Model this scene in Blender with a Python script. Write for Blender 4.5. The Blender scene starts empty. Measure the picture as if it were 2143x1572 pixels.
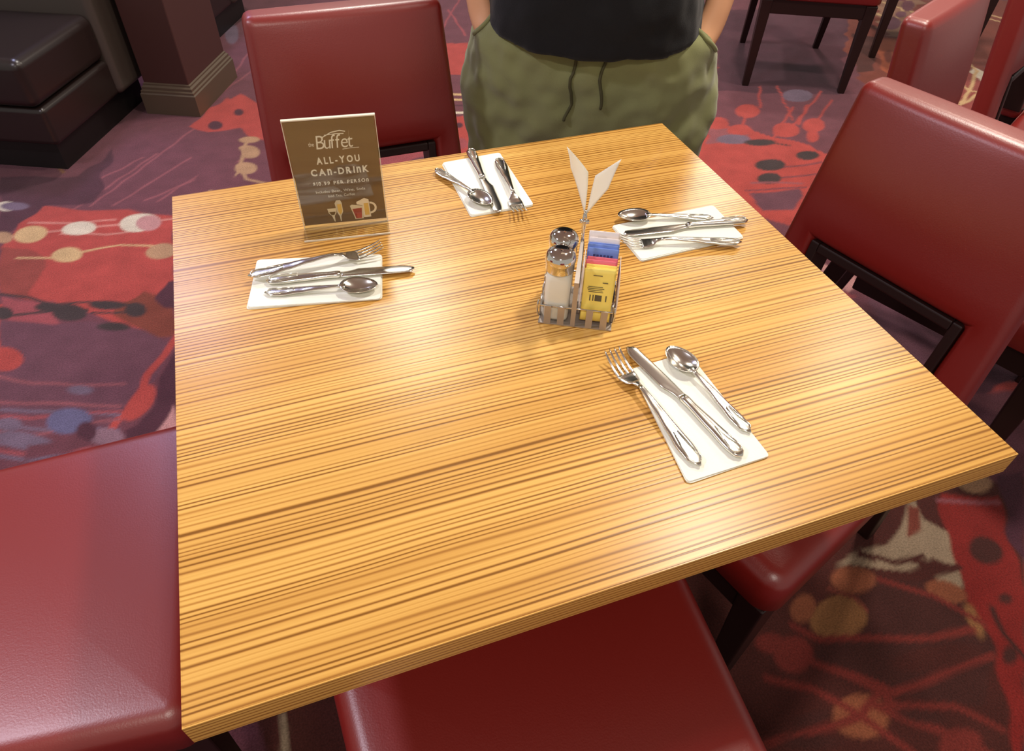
import bpy, bmesh, math, random
import numpy as np
from mathutils import Vector, Matrix

SC = bpy.context.scene
COL = SC.collection
PI = math.pi
random.seed(7)

# ------------------------------------------------------------------ camera
cam_d = bpy.data.cameras.new('camera')
cam_d.sensor_width = 36.0
cam_d.lens = 1446.44 / 2143 * 36.0
cam_d.clip_start = 0.02
cam = bpy.data.objects.new('camera', cam_d)
COL.objects.link(cam)
cam.matrix_world = Matrix(((0.9433, 0.2235, -0.2455, -0.2727),
                           (-0.3314, 0.6788, -0.6552, -0.7049),
                           (0.0202, 0.6994, 0.7144, 1.3734),
                           (0, 0, 0, 1)))
SC.camera = cam

# ------------------------------------------------------------------ view, world, lamps
SC.view_settings.view_transform = 'Standard'
SC.view_settings.look = 'None'
SC.view_settings.gamma = 1.0
SC.view_settings.use_curve_mapping = False
SC.view_settings.exposure = 0.10
world = bpy.data.worlds.new('room_air')
SC.world = world
world.use_nodes = True
bg = world.node_tree.nodes['Background']
bg.inputs[0].default_value = (1.0, 0.93, 0.85, 1)
bg.inputs[1].default_value = 0.42

# ceiling downlights, the last one an added fill: x, y, watts, colour, radius
LAMPS = [(0.28, 2.43, 44, (1.0, 0.94, 0.84), .13, 'round downlight in the ceiling straight ahead of the table'),
         (-1.02, 2.9, 34, (0.60, 0.62, 1.0), .24, 'wide cool white downlight in the ceiling near the dark pillar'),
         (2.76, 3.14, 50, (1.0, 0.90, 0.76), .16, 'round warm downlight in the ceiling far behind the standing person'),
         (1.10, 0.50, 38, (1.0, 0.92, 0.80), .13, 'round downlight in the ceiling above the right-hand dining chair'),
         (-1.9, 0.3, 34, (0.90, 0.86, 1.0), .13, 'round downlight in the ceiling above the left-hand dining chair'),
         (2.5, 1.3, 30, (1.0, 0.86, 0.70), .13, 'round warm downlight in the ceiling over the next table to the right'),
         (-0.7, -1.7, 25, (1.0, 0.92, 0.82), .13, 'added round fill light at the ceiling behind the camera, unseen')]  # added to brighten near seat, far chair front and trousers from the camera side
CEIL = 2.8


# ------------------------------------------------------------------ materials
def lin(c):
    f = lambda v: v / 12.92 if v <= .04045 else ((v + .055) / 1.055) ** 2.4
    return tuple(f(v / 255) for v in c) + (1,)


MATS = {}


def mat(name, rgb, rough=.5, metal=0., spec=.5, coat=0., bump=0., bscale=200., emit=0., sheen=0., trans=0., alpha=1.):
    if name in MATS:
        return MATS[name]
    m = bpy.data.materials.new(name)
    m.use_nodes = True
    nt = m.node_tree
    p = nt.nodes['Principled BSDF']
    p.inputs['Base Color'].default_value = lin(rgb)
    p.inputs['Roughness'].default_value = rough
    p.inputs['Metallic'].default_value = metal
    p.inputs['Specular IOR Level'].default_value = spec
    p.inputs['Coat Weight'].default_value = coat
    p.inputs['Sheen Weight'].default_value = sheen
    p.inputs['Transmission Weight'].default_value = trans
    if emit:
        p.inputs['Emission Color'].default_value = lin(rgb)
        p.inputs['Emission Strength'].default_value = emit
    if bump:
        tc = nt.nodes.new('ShaderNodeTexCoord')
        n = nt.nodes.new('ShaderNodeTexNoise')
        n.inputs['Scale'].default_value = bscale
        n.inputs['Detail'].default_value = 4
        b = nt.nodes.new('ShaderNodeBump')
        b.inputs['Strength'].default_value = bump
        b.inputs['Distance'].default_value = .002
        nt.links.new(tc.outputs['Object'], n.inputs['Vector'])
        nt.links.new(n.outputs[0], b.inputs['Height'])
        nt.links.new(b.outputs[0], p.inputs['Normal'])
    MATS[name] = m
    return m


def node(nt, t, **kw):
    n = nt.nodes.new(t)
    for k, v in kw.items():
        if k in n.inputs:
            n.inputs[k].default_value = v
        else:
            setattr(n, k, v)
    return n


def wood_mat():
    """striped laminate: the grain runs along x"""
    m = bpy.data.materials.new('striped_wood_laminate')
    m.use_nodes = True
    nt = m.node_tree
    L = nt.links.new
    p = nt.nodes['Principled BSDF']
    tc = node(nt, 'ShaderNodeTexCoord')
    # gentle sideways wander of the stripes
    mpw = node(nt, 'ShaderNodeMapping')
    mpw.inputs['Scale'].default_value = (2.2, 5.0, 5.0)
    L(tc.outputs['Object'], mpw.inputs[0])
    nw = node(nt, 'ShaderNodeTexNoise', Scale=1.0, Detail=2.0)
    L(mpw.outputs[0], nw.inputs['Vector'])
    sub = node(nt, 'ShaderNodeVectorMath', operation='MULTIPLY')
    sub.inputs[1].default_value = (0, .010, .0)
    L(nw.outputs['Color'], sub.inputs[0])
    add = node(nt, 'ShaderNodeVectorMath', operation='ADD')
    L(tc.outputs['Object'], add.inputs[0])
    L(sub.outputs[0], add.inputs[1])

    def stripes(scale, detail, seed):
        mp = node(nt, 'ShaderNodeMapping')
        mp.inputs['Scale'].default_value = (scale[0], scale[1], scale[2])
        mp.inputs['Location'].default_value = (seed, seed * 2.3, 0)
        L(add.outputs[0], mp.inputs[0])
        n = node(nt, 'ShaderNodeTexNoise', Scale=1.0, Detail=detail, Roughness=.55)
        L(mp.outputs[0], n.inputs['Vector'])
        return n.outputs[0]

    # regular thin dark lines, about 6 mm apart, whose spacing and strength wander
    w1 = stripes((.5, 38, 38), 1.0, 3.1)
    w2 = stripes((.7, 70, 70), 1.0, 9.7)
    c = stripes((2.0, 420, 420), 1.0, 5.2)      # fine fibres
    b = stripes((.6, 22, 22), 1.0, 7.7)         # broad tone bands
    sep = node(nt, 'ShaderNodeSeparateXYZ')
    L(add.outputs[0], sep.inputs[0])

    def mth(op, x, y=None, z=None):
        q = node(nt, 'ShaderNodeMath', operation=op)
        for k, v in enumerate((x, y, z)):
            if v is None:
                continue
            if isinstance(v, (int, float)):
                q.inputs[k].default_value = v
            else:
                L(v, q.inputs[k])
        return q.outputs[0]
    yz = mth('ADD', sep.outputs['Y'], sep.outputs['Z'])
    ph = mth('MULTIPLY_ADD', yz, 2 * PI / .0064, mth('MULTIPLY', w1, 20.0))
    sn = mth('MULTIPLY_ADD', mth('SINE', ph), .5, .5)
    ln_ = mth('POWER', sn, 3.4)
    amp = mth('MULTIPLY_ADD', w2, 2.8, -.70)
    dark = mth('MULTIPLY', ln_, mth('MAXIMUM', amp, .12))
    # tone: 1 light, 0 dark
    t1 = mth('MULTIPLY_ADD', dark, -.85, .80)
    t2 = mth('MULTIPLY_ADD', b, .55, t1)
    t3 = mth('MULTIPLY_ADD', c, .20, t2)
    class _O:
        pass
    mx2 = _O()
    mx2.outputs = [mth('ADD', t3, -.38)]
    cr = node(nt, 'ShaderNodeValToRGB')
    e = cr.color_ramp.elements
    e[0].position = .05
    e[0].color = lin((130, 86, 32))
    e[1].position = 1.0
    e[1].color = lin((232, 188, 104))
    for pos, col in ((.30, (160, 110, 50)), (.55, (188, 136, 64)), (.75, (208, 158, 80))):
        x = e.new(pos)
        x.color = lin(col)
    L(mx2.outputs[0], cr.inputs[0])
    L(cr.outputs[0], p.inputs['Base Color'])
    p.inputs['Roughness'].default_value = .29
    p.inputs['Specular IOR Level'].default_value = .28
    bp = node(nt, 'ShaderNodeBump', Strength=.12, Distance=.0005)
    L(mx2.outputs[0], bp.inputs['Height'])
    L(bp.outputs[0], p.inputs['Normal'])
    return m


def clear_mat():
    """thin clear acrylic: mostly see-through with a sharp surface reflection"""
    m = bpy.data.materials.new('clear_acrylic')
    m.use_nodes = True
    nt = m.node_tree
    nt.nodes.remove(nt.nodes['Principled BSDF'])
    out = nt.nodes['Material Output']
    t = node(nt, 'ShaderNodeBsdfTransparent')
    t.inputs[0].default_value = (.96, .97, .96, 1)
    g = node(nt, 'ShaderNodeBsdfGlossy', Roughness=.04)
    lw = node(nt, 'ShaderNodeLayerWeight', Blend=.5)
    pw = node(nt, 'ShaderNodeMath', operation='POWER')
    pw.inputs[1].default_value = 4.0
    nt.links.new(lw.outputs['Facing'], pw.inputs[0])
    f = node(nt, 'ShaderNodeMath', operation='MULTIPLY_ADD')
    nt.links.new(pw.outputs[0], f.inputs[0])
    f.inputs[1].default_value = .9
    f.inputs[2].default_value = .05
    mx = node(nt, 'ShaderNodeMixShader')
    nt.links.new(f.outputs[0], mx.inputs[0])
    nt.links.new(t.outputs[0], mx.inputs[1])
    nt.links.new(g.outputs[0], mx.inputs[2])
    nt.links.new(mx.outputs[0], out.inputs[0])
    return m


LEATHER = mat('red_leather', (126, 24, 18), rough=.38, spec=.9, bump=.10, bscale=420)
DKWOOD = mat('dark_stained_wood', (34, 16, 14), rough=.42, spec=.4)
BLACKL = mat('black_leather', (34, 24, 22), rough=.32, spec=.5, bump=.08, bscale=350)
BLACKM = mat('black_powder_metal', (20, 18, 18), rough=.5)
STEEL = mat('polished_steel', (232, 230, 220), rough=.17, metal=1.)
CHROME = mat('chrome', (225, 222, 215), rough=.07, metal=1.)
BRUSHED = mat('brushed_steel', (176, 166, 156), rough=.38, metal=.55)
PAPER = mat('napkin_paper', (238, 238, 226), rough=.85, spec=.2, bump=.12, bscale=500)
CARD = mat('white_card', (250, 248, 238), rough=.6)
_nt = CARD.node_tree                                  # thin paper: light also comes through from behind
_tl = _nt.nodes.new('ShaderNodeBsdfTranslucent')
_tl.inputs[0].default_value = lin((252, 250, 240))
_ad = _nt.nodes.new('ShaderNodeMixShader')
_ad.inputs[0].default_value = .45
_nt.links.new(_nt.nodes['Principled BSDF'].outputs[0], _ad.inputs[1])
_nt.links.new(_tl.outputs[0], _ad.inputs[2])
_nt.links.new(_ad.outputs[0], _nt.nodes['Material Output'].inputs[0])
SALT = mat('white_salt', (238, 236, 226), rough=.7)
PEPPER = mat('ground_pepper', (70, 60, 52), rough=.8)
WOOD = wood_mat()
CLEAR = clear_mat()


# ------------------------------------------------------------------ helpers
def link(name, me, m=None, parent=None, smooth=True, bevel=0., seg=3):
    o = bpy.data.objects.new(name, me)
    COL.objects.link(o)
    if m:
        for q in (m if isinstance(m, (list, tuple)) else [m]):
            me.materials.append(q)
    if smooth and len(me.polygons):
        me.polygons.foreach_set('use_smooth', [True] * len(me.polygons))
    if bevel:
        b = o.modifiers.new('bevel', 'BEVEL')
        b.width = bevel
        b.segments = seg
        b.limit_method = 'ANGLE'
        b.angle_limit = math.radians(35)
        b.harden_normals = False
        w = o.modifiers.new('wn', 'WEIGHTED_NORMAL')
        w.keep_sharp = True
    if parent:
        o.parent = parent
    return o


class MB:
    """collects vertices and faces of ONE mesh"""

    def __init__(s):
        s.v, s.f, s.mi, s.k = [], [], [], 0

    def add(s, vs, fs):
        n = len(s.v)
        s.v += [tuple(q) for q in vs]
        s.f += [tuple(i + n for i in f) for f in fs]
        s.mi += [s.k] * len(fs)
        return s

    def box(s, x0, x1, y0, y1, z0, z1):
        vs = [(x, y, z) for z in (z0, z1) for y in (y0, y1) for x in (x0, x1)]
        return s.add(vs, [(0, 2, 3, 1), (4, 5, 7, 6), (0, 1, 5, 4), (2, 6, 7, 3), (0, 4, 6, 2), (1, 3, 7, 5)])

    def hexa(s, lo, hi):
        """lo, hi: four points each, counter-clockwise from above"""
        return s.add(list(lo) + list(hi), [(3, 2, 1, 0), (4, 5, 6, 7), (0, 1, 5, 4), (1, 2, 6, 5), (2, 3, 7, 6), (3, 0, 4, 7)])

    def loft(s, rings, caps=True, close=True):
        n = len(rings[0])
        vs = [p for r in rings for p in r]
        fs = []
        for i in range(len(rings) - 1):
            for j in range(n if close else n - 1):
                a, b = i * n + j, i * n + (j + 1) % n
                fs.append((a, b, b + n, a + n))
        if caps:
            fs.append(tuple(range(n))[::-1])
            fs.append(tuple((len(rings) - 1) * n + j for j in range(n)))
        return s.add(vs, fs)

    def tube(s, pts, r, n=8):
        pts = [Vector(p) for p in pts]
        rr = r if isinstance(r, (list, tuple)) else [r] * len(pts)
        rings = []
        for i, p in enumerate(pts):
            d = (pts[min(i + 1, len(pts) - 1)] - pts[max(i - 1, 0)]).normalized()
            up = Vector((0, 0, 1)) if abs(d.z) < .9 else Vector((0, 1, 0))
            a = d.cross(up).normalized()
            b = d.cross(a).normalized()
            rings.append([p + (a * math.cos(2 * PI * k / n) + b * math.sin(2 * PI * k / n)) * rr[i] for k in range(n)])
        return s.loft(rings)

    def lathe(s, prof, c=(0, 0), n=28):
        rings = [[(c[0] + r * math.cos(2 * PI * k / n), c[1] + r * math.sin(2 * PI * k / n), z) for k in range(n)] for r, z in prof]
        return s.loft(rings)

    def build(s, name, m=None, parent=None, smooth=True, bevel=0., seg=3):
        me = bpy.data.meshes.new(name)
        me.from_pydata(s.v, [], s.f)
        bm = bmesh.new()
        bm.from_mesh(me)
        bmesh.ops.recalc_face_normals(bm, faces=bm.faces)
        bm.to_mesh(me)
        bm.free()
        if any(s.mi):
            me.polygons.foreach_set('material_index', s.mi)
        return link(name, me, m, parent, smooth, bevel, seg)


def flat_edges(o, deg=35):
    m = o.modifiers.new('split', 'EDGE_SPLIT')
    m.split_angle = math.radians(deg)
    return o


def empty(name, loc=(0, 0, 0), rz=0.):
    o = bpy.data.objects.new(name, None)
    COL.objects.link(o)
    o.empty_display_size = .05
    o.location = loc
    o.rotation_euler = (0, 0, rz)
    return o


def tag(o, label=None, cat=None, group=None, kind=None):
    for k, v in (('label', label), ('category', cat), ('group', group), ('kind', kind)):
        if v:
            o[k] = v
    return o


def kids(o):
    return [c for c in COL.objects if c.parent == o]


def copy_tree(o, parent=None):
    c = o.copy()
    COL.objects.link(c)
    if parent:
        c.parent = parent
    for ch in kids(o):
        if ch is not c:
            copy_tree(ch, c)
    return c


def rounded(w, d, r, n=5, cx=0., cy=0.):
    pts = []
    for sx, sy, a0 in ((1, -1, -90), (1, 1, 0), (-1, 1, 90), (-1, -1, 180)):
        for k in range(n + 1):
            a = math.radians(a0 + 90 * k / n)
            pts.append((cx + sx * (w / 2 - r) + r * math.cos(a), cy + sy * (d / 2 - r) + r * math.sin(a)))
    return pts


# ------------------------------------------------------------------ carpet
# colours of the woven pattern
CC = {'plum': (94, 52, 62), 'plumd': (70, 37, 49), 'mauve': (91, 55, 67), 'pink': (180, 118, 109), 'pinkd': (126, 70, 77),
      'pinks': (165, 118, 118), 'pinkg': (119, 89, 101), 'rose': (135, 64, 70), 'red': (152, 60, 56), 'redd': (126, 56, 51),
      'redm': (107, 41, 36), 'redk': (118, 33, 30), 'brownr': (108, 52, 42), 'brownd': (69, 32, 28), 'umber': (64, 33, 30),
      'dark': (55, 43, 45), 'sand': (179, 148, 108), 'sandd': (152, 118, 91), 'sandx': (126, 92, 74), 'white': (187, 175, 158),
      'stone': (138, 118, 98), 'tan': (126, 86, 54), 'tanr': (126, 72, 50), 'blue': (87, 82, 111), 'blued': (98, 81, 98),
      'orange': (145, 74, 50)}
# shapes of the woven pattern on the floor: P polygon, E ellipse, L line (metres)
SHAPES = [["P","plum",0.012,[[-1.053,2.11],[-0.788,2.488],[-0.288,2.337],[-0.286,1.656],[-0.677,1.657],[-1.102,1.869],[-1.236,1.794],[-1.269,2.033]]],
["L","pinkd",0.006,[[-1.013,1.818],[-0.729,2.165]]],
["L","pinkd",0.006,[[-0.952,1.832],[-0.433,2.551]]],
["L","pinkd",0.006,[[-0.872,1.806],[-0.605,2.087]]],
["L","pinkd",0.006,[[-0.776,1.81],[-0.392,2.021]]],
["L","pinkd",0.006,[[-1.067,1.901],[-0.782,2.142]]],
["L","pinkd",0.006,[[-0.728,1.794],[-0.481,2.049]]],
["P","plumd",0.012,[[-1.284,2.145],[-1.016,2.061],[-0.891,2.256],[-0.938,1.861],[-1.102,1.869],[-1.223,1.7]]],
["P","red",0.012,[[-1.102,1.869],[-0.823,1.758],[-0.677,1.664],[-0.672,1.252],[-0.725,1.207],[-0.764,1.07],[-0.83,1.113],[-0.954,1.222],[-1.18,1.386],[-1.215,1.64],[-1.175,1.774]]],
["P","redd",0.012,[[-1.215,1.64],[-1.128,1.626],[-1.056,1.479],[-1.096,1.339],[-1.18,1.386]]],
["P","brownr",0.012,[[-0.834,1.226],[-0.767,1.253],[-0.676,1.179],[-0.678,1.02],[-0.738,1.039],[-0.845,1.164]]],
["P","plumd",0.012,[[-0.725,1.207],[-0.704,1.275],[-0.666,1.288],[-0.668,1.153],[-0.698,1.162]]],
["P","rose",0.012,[[-1.177,1.366],[-1.024,1.28],[-0.986,1.142],[-1.161,1.248]]],
["P","mauve",0.004,[[-1.161,1.248],[-1.014,1.173],[-0.923,1.162],[-0.764,1.07],[-0.683,0.979],[-0.724,0.851],[-0.825,0.68],[-1.096,0.77]]],
["E","red",[-1.126,1.058],[0.047,-0.016],[0.007,-0.052]],
["L","dark",0.01,[[-1.179,1.378],[-1.095,1.334],[-1.023,1.268],[-0.902,1.248],[-0.766,1.184]]],
["L","dark",0.012,[[-1.163,1.262],[-1.086,1.253],[-0.981,1.235],[-0.927,1.213]]],
["L","dark",0.008,[[-0.913,1.197],[-0.846,1.175],[-0.765,1.156]]],
["E","dark",[-0.973,1.217],[0.046,-0.015],[0.004,-0.04]],
["E","dark",[-0.868,1.222],[0.052,-0.016],[0.001,-0.024]],
["E","dark",[-0.786,1.172],[0.03,-0.01],[0.001,-0.037]],
["E","dark",[-0.846,1.11],[0.048,-0.016],[0.001,-0.021]],
["E","dark",[-1.036,1.267],[0.038,-0.012],[0.002,-0.021]],
["E","dark",[-1.159,1.277],[0.027,-0.009],[0.005,-0.033]],
["L","pink",0.01,[[-1.224,1.703],[-1.129,1.7],[-0.981,1.688],[-0.786,1.664],[-0.617,1.645]]],
["L","pink",0.006,[[-1.145,1.774],[-0.976,1.724],[-0.868,1.708]]],
["L","pink",0.006,[[-1.031,1.668],[-0.894,1.625],[-0.819,1.619]]],
["L","sand",0.008,[[-1.156,1.565],[-1.054,1.53],[-1.005,1.536],[-0.919,1.54],[-0.846,1.542],[-0.678,1.483]]],
["E","sand",[-1.129,1.7],[0.053,-0.002],[0.008,-0.05]],
["E","white",[-0.981,1.688],[0.053,-0.005],[0.006,-0.046]],
["E","white",[-0.786,1.664],[0.066,-0.007],[0.004,-0.06]],
["E","pinks",[-0.755,1.651],[0.04,-0.005],[0.003,-0.053]],
["E","sand",[-1.005,1.536],[0.05,-0.006],[0.005,-0.043]],
["E","sandd",[-0.714,1.466],[0.047,-0.003],[0.003,-0.046]],
["E","sandd",[-1.217,1.707],[0.033,-0.011],[0.005,-0.037]],
["E","white",[-1.234,1.914],[0.035,-0.011],[0.004,-0.031]],
["L","red",0.022,[[-0.67,1.017],[-0.705,0.934],[-0.748,0.869],[-0.777,0.776],[-0.826,0.705],[-0.841,0.66]]],
["E","red",[-0.768,0.769],[0.033,0.052],[0.02,-0.032]],
["P","plumd",0.004,[[-0.671,0.954],[-0.718,0.849],[-0.735,0.744],[-0.769,0.686],[-0.802,0.672],[-0.79,0.627],[-0.675,0.63]]],
["P","pinks",0.004,[[-0.723,0.646],[-0.682,0.735],[-0.675,0.638]]],
["L","pinkd",0.006,[[-1.126,0.989],[-1.038,0.932],[-0.941,0.89],[-0.808,0.854]]],
["L","pinkd",0.01,[[-1.112,0.886],[-1.04,0.852],[-0.935,0.819],[-0.817,0.771]]],
["L","blued",0.01,[[-1.108,0.857],[-1.037,0.823],[-0.933,0.787],[-0.816,0.736]]],
["L","rose",0.01,[[-1.104,0.831],[-1.034,0.798],[-0.932,0.781],[-0.816,0.75]]],
["L","blued",0.01,[[-1.099,0.796],[-1.03,0.763],[-0.928,0.726],[-0.814,0.676]]],
["L","pinkd",0.01,[[-1.096,0.77],[-1.027,0.737],[-0.929,0.735],[-0.815,0.718]]],
["L","blued",0.01,[[-1.09,0.727],[-1.022,0.695],[-0.925,0.684],[-0.813,0.659]]],
["L","rose",0.01,[[-1.087,0.702],[-1.02,0.671],[-0.922,0.655],[-0.812,0.627]]],
["L","blued",0.01,[[-1.084,0.686],[-1.018,0.654],[-0.921,0.635],[-0.811,0.603]]],
["E","blued",[-0.918,0.866],[0.034,-0.011],[0.001,-0.017]],
["E","blue",[-0.935,0.758],[0.052,-0.009],[0.007,-0.046]],
["E","blued",[-1.083,0.794],[0.032,-0.011],[0.003,-0.025]],
["E","blued",[-1.036,0.722],[0.07,-0.037],[0.001,-0.029]],
["E","pinkg",[-0.845,0.67],[0.043,-0.015],[0.002,-0.027]],
["E","plumd",[-0.893,0.702],[0.023,-0.007],[0.002,-0.036]],
["P","plum",0.012,[[-1.024,0.705],[-0.927,0.713],[-0.879,0.657],[-1.018,0.656]]],
["E","blued",[-1.206,1.905],[0.048,-0.015],[0.004,-0.027]],
["P","red",0.012,[[-0.607,2.378],[-0.536,2.483],[-0.45,2.607],[-0.385,2.64],[-0.279,2.43],[-0.282,2.111],[-0.361,2.178],[-0.41,2.282],[-0.525,2.294]]],
["P","plum",0.012,[[-0.507,2.703],[-0.401,3.077],[-0.328,3.463],[-0.36,3.74],[-0.231,3.744],[-0.276,2.688],[-0.429,2.601]]],
["E","plumd",[-0.399,2.442],[0.019,-0.006],[-0.003,-0.033]],
["E","plumd",[-0.503,2.346],[0.027,-0.008],[-0.002,-0.04]],
["E","blued",[-0.369,3.402],[0.034,-0.009],[-0.009,-0.149]],
["L","pinkd",0.01,[[-0.444,2.711],[-0.306,3.113]]],
["L","pinkd",0.01,[[-0.479,2.642],[-0.277,2.918]]],
["E","sandd",[-0.376,2.174],[0.037,-0.011],[-0.003,-0.029]],
["E","sandd",[-0.392,2.07],[0.047,-0.015],[-0.004,-0.056]],
["E","sandd",[-0.408,1.939],[0.042,-0.013],[-0.003,-0.044]],
["E","sandd",[-0.522,1.878],[0.017,-0.006],[-0.003,-0.057]],
["E","sandd",[-0.482,2.029],[0.024,-0.008],[-0.002,-0.031]],
["L","sandd",0.014,[[-0.376,2.174],[-0.416,2.077],[-0.424,1.952],[-0.414,1.855],[-0.341,1.795]]],
["L","sandd",0.01,[[-0.436,1.918],[-0.493,1.832],[-0.546,1.806]]],
["P","plum",0.01,[[-0.645,1.837],[-0.554,2.031],[-0.474,2.17],[-0.419,2.153],[-0.462,1.78]]],
["P","plum",0.012,[[0.808,3.621],[0.998,3.568],[0.802,2.924],[0.67,2.963]]],
["P","red",0.012,[[0.646,2.969],[0.814,2.921],[0.681,2.488],[0.557,2.553]]],
["P","plum",0.012,[[0.546,2.557],[0.697,2.541],[0.649,2.385],[0.521,2.423]]],
["L","sand",0.022,[[0.495,2.371],[0.629,2.32]]],
["L","sand",0.022,[[0.479,2.313],[0.612,2.262]]],
["L","plumd",0.012,[[0.474,2.253],[0.594,2.206]]],
["L","white",0.022,[[0.454,2.179],[0.575,2.142]]],
["P","red",0.012,[[0.443,2.138],[0.562,2.102],[0.44,1.704],[0.35,1.732]]],
["E","plumd",[0.481,2.046],[0.015,-0.004],[-0.008,-0.025]],
["E","rose",[0.445,1.887],[0.026,-0.008],[-0.014,-0.046]],
["L","rose",0.012,[[0.827,3.446],[0.807,3.028]]],
["L","rose",0.01,[[0.931,3.587],[0.713,3.165]]],
["P","rose",0.012,[[0.086,1.934],[0.309,1.951],[0.292,1.809],[0.063,1.82]]],
["P","plum",0.012,[[1.728,2.09],[2.468,2.047],[2.5,1.977],[1.782,1.348],[1.403,1.465]]],
["P","plumd",0.012,[[2.341,3.019],[3.122,2.799],[2.286,1.813],[1.744,2.03]]],
["P","red",0.02,[[1.52,1.739],[1.67,1.67],[1.767,1.525],[1.859,1.453],[1.858,1.325],[1.392,0.929],[1.297,1.089],[1.31,1.536]]],
["P","pinkd",0.012,[[1.497,1.699],[1.658,1.65],[1.604,1.531],[1.429,1.585]]],
["E","red",[1.767,1.801],[0.051,-0.015],[-0.04,-0.062]],
["E","red",[1.572,1.733],[0.045,-0.014],[-0.031,-0.052]],
["E","red",[1.629,1.65],[0.048,-0.015],[-0.03,-0.046]],
["E","red",[1.824,1.59],[0.057,-0.017],[-0.04,-0.057]],
["E","red",[1.968,1.593],[0.049,-0.015],[-0.043,-0.057]],
["E","red",[1.899,1.507],[0.028,-0.008],[-0.032,-0.044]],
["L","red",0.01,[[1.759,1.788],[1.629,1.65]]],
["L","red",0.01,[[2.052,1.994],[1.915,1.667]]],
["L","red",0.01,[[2.231,1.884],[1.826,1.575]]],
["L","red",0.01,[[2.068,1.772],[1.908,1.621]]],
["L","red",0.01,[[2.208,1.782],[1.955,1.583]]],
["L","red",0.01,[[1.988,1.77],[1.727,1.538]]],
["L","red",0.01,[[1.839,1.815],[1.973,2.017]]],
["E","blued",[2.083,1.873],[0.07,-0.021],[-0.041,-0.057]],
["E","blued",[1.555,1.582],[0.07,-0.022],[-0.023,-0.037]],
["E","dark",[1.581,1.349],[0.06,-0.018],[-0.029,-0.042]],
["E","dark",[1.514,1.257],[0.047,-0.015],[-0.025,-0.037]],
["E","dark",[1.776,1.371],[0.045,-0.014],[-0.025,-0.034]],
["E","dark",[1.648,1.526],[0.067,-0.02],[-0.017,-0.025]],
["L","plum",0.008,[[1.622,1.317],[1.795,1.303]]],
["L","plum",0.008,[[1.376,1.211],[1.619,1.157]]],
["L","plum",0.008,[[1.573,1.246],[1.719,1.232]]],
["P","mauve",0.01,[[1.362,1.19],[1.595,1.153],[1.467,1.035],[1.365,1.068]]],
["L","dark",0.01,[[1.748,1.465],[1.702,1.501],[1.643,1.519]]],
["L","pinkd",0.012,[[1.434,1.252],[1.619,1.187]]],
["P","brownr",0.02,[[3.237,2.943],[4.31,2.643],[2.358,0.824],[2.543,1.476],[2.5,1.977],[2.886,2.542]]],
["P","sandx",0.03,[[3.412,2.894],[3.676,2.82],[3.18,2.382],[3.009,2.393]]],
["L","sand",0.018,[[3.41,2.85],[3.473,2.615]]],
["L","sand",0.018,[[3.235,2.683],[3.26,2.435]]],
["L","sand",0.018,[[3.485,2.874],[3.099,2.481]]],
["L","sand",0.018,[[3.588,2.845],[3.207,2.528]]],
["L","sand",0.018,[[3.836,2.598],[3.957,2.314]]],
["L","sand",0.018,[[3.798,2.523],[3.892,2.254]]],
["E","mauve",[3.204,2.545],[0.055,-0.016],[-0.075,-0.088]],
["E","plum",[3.512,2.759],[0.04,-0.011],[-0.073,-0.083]],
["E","mauve",[3.361,2.647],[0.034,-0.01],[-0.041,-0.046]],
["P","orange",0.01,[[2.959,2.371],[3.141,2.319],[2.652,1.815],[2.68,1.984]]],
["E","brownr",[2.843,2.141],[0.02,-0.006],[-0.062,-0.074]],
["P","brownd",0.01,[[2.877,2.469],[2.959,2.371],[2.633,1.998],[2.539,2.026]]],
["P","mauve",0.03,[[3.57,2.122],[3.829,2.195],[3.432,1.825],[3.254,1.877]]],
["P","redd",0.02,[[2.78,1.61],[3.085,1.865],[3.381,1.777],[2.358,0.824],[2.664,1.489]]],
["P","white",0.005,[[3.181,1.899],[3.172,1.827],[3.217,1.826],[3.153,1.712],[3.093,1.706],[3.017,1.649],[3.074,1.735],[3.109,1.857]]],
["L","sand",0.016,[[3.23,2.014],[3.145,1.847]]],
["L","sand",0.016,[[3.155,1.856],[2.93,1.675]]],
["L","sand",0.016,[[3.061,1.693],[2.818,1.392]]],
["L","sand",0.016,[[3.039,1.671],[2.721,1.548]]],
["L","sand",0.016,[[2.949,1.755],[2.93,1.675]]],
["L","sand",0.016,[[2.93,1.675],[3.046,1.585]]],
["L","sand",0.016,[[3.153,1.712],[3.025,1.536]]],
["L","sand",0.016,[[2.93,1.675],[2.782,1.583]]],
["P","pinks",0.01,[[1.357,0.732],[1.429,0.626],[1.356,0.571],[1.299,0.642]]],
["P","rose",0.01,[[1.299,0.642],[1.37,0.541],[1.28,0.521]]],
["P","mauve",0.01,[[1.433,0.572],[1.453,0.28],[1.337,0.192],[1.32,0.413]]],
["P","brownd",0.0,[[0.435,-0.033],[1.286,-0.176],[0.694,-0.728],[0.185,-0.552],[-0.513,-0.31],[-0.572,-0.034]]],
["P","umber",0.01,[[0.739,-0.287],[0.936,-0.33],[0.856,-0.503],[0.756,-0.565],[0.599,-0.483],[0.501,-0.391],[0.556,-0.348]]],
["P","redk",0.008,[[1.049,-0.144],[1.18,-0.193],[1.106,-0.299],[1.043,-0.402],[0.694,-0.728],[0.741,-0.665],[0.805,-0.582],[0.867,-0.486],[0.92,-0.361],[0.961,-0.276]]],
["P","plumd",0.01,[[1.22,-0.154],[1.304,-0.159],[1.081,-0.367],[1.106,-0.299]]],
["E","umber",[1.034,-0.303],[0.015,-0.028],[-0.037,-0.018]],
["L","pinkd",0.012,[[1.033,-0.162],[1.165,-0.207]]],
["E","sandd",[1.157,-0.151],[0.039,-0.013],[-0.02,-0.02]],
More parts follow.
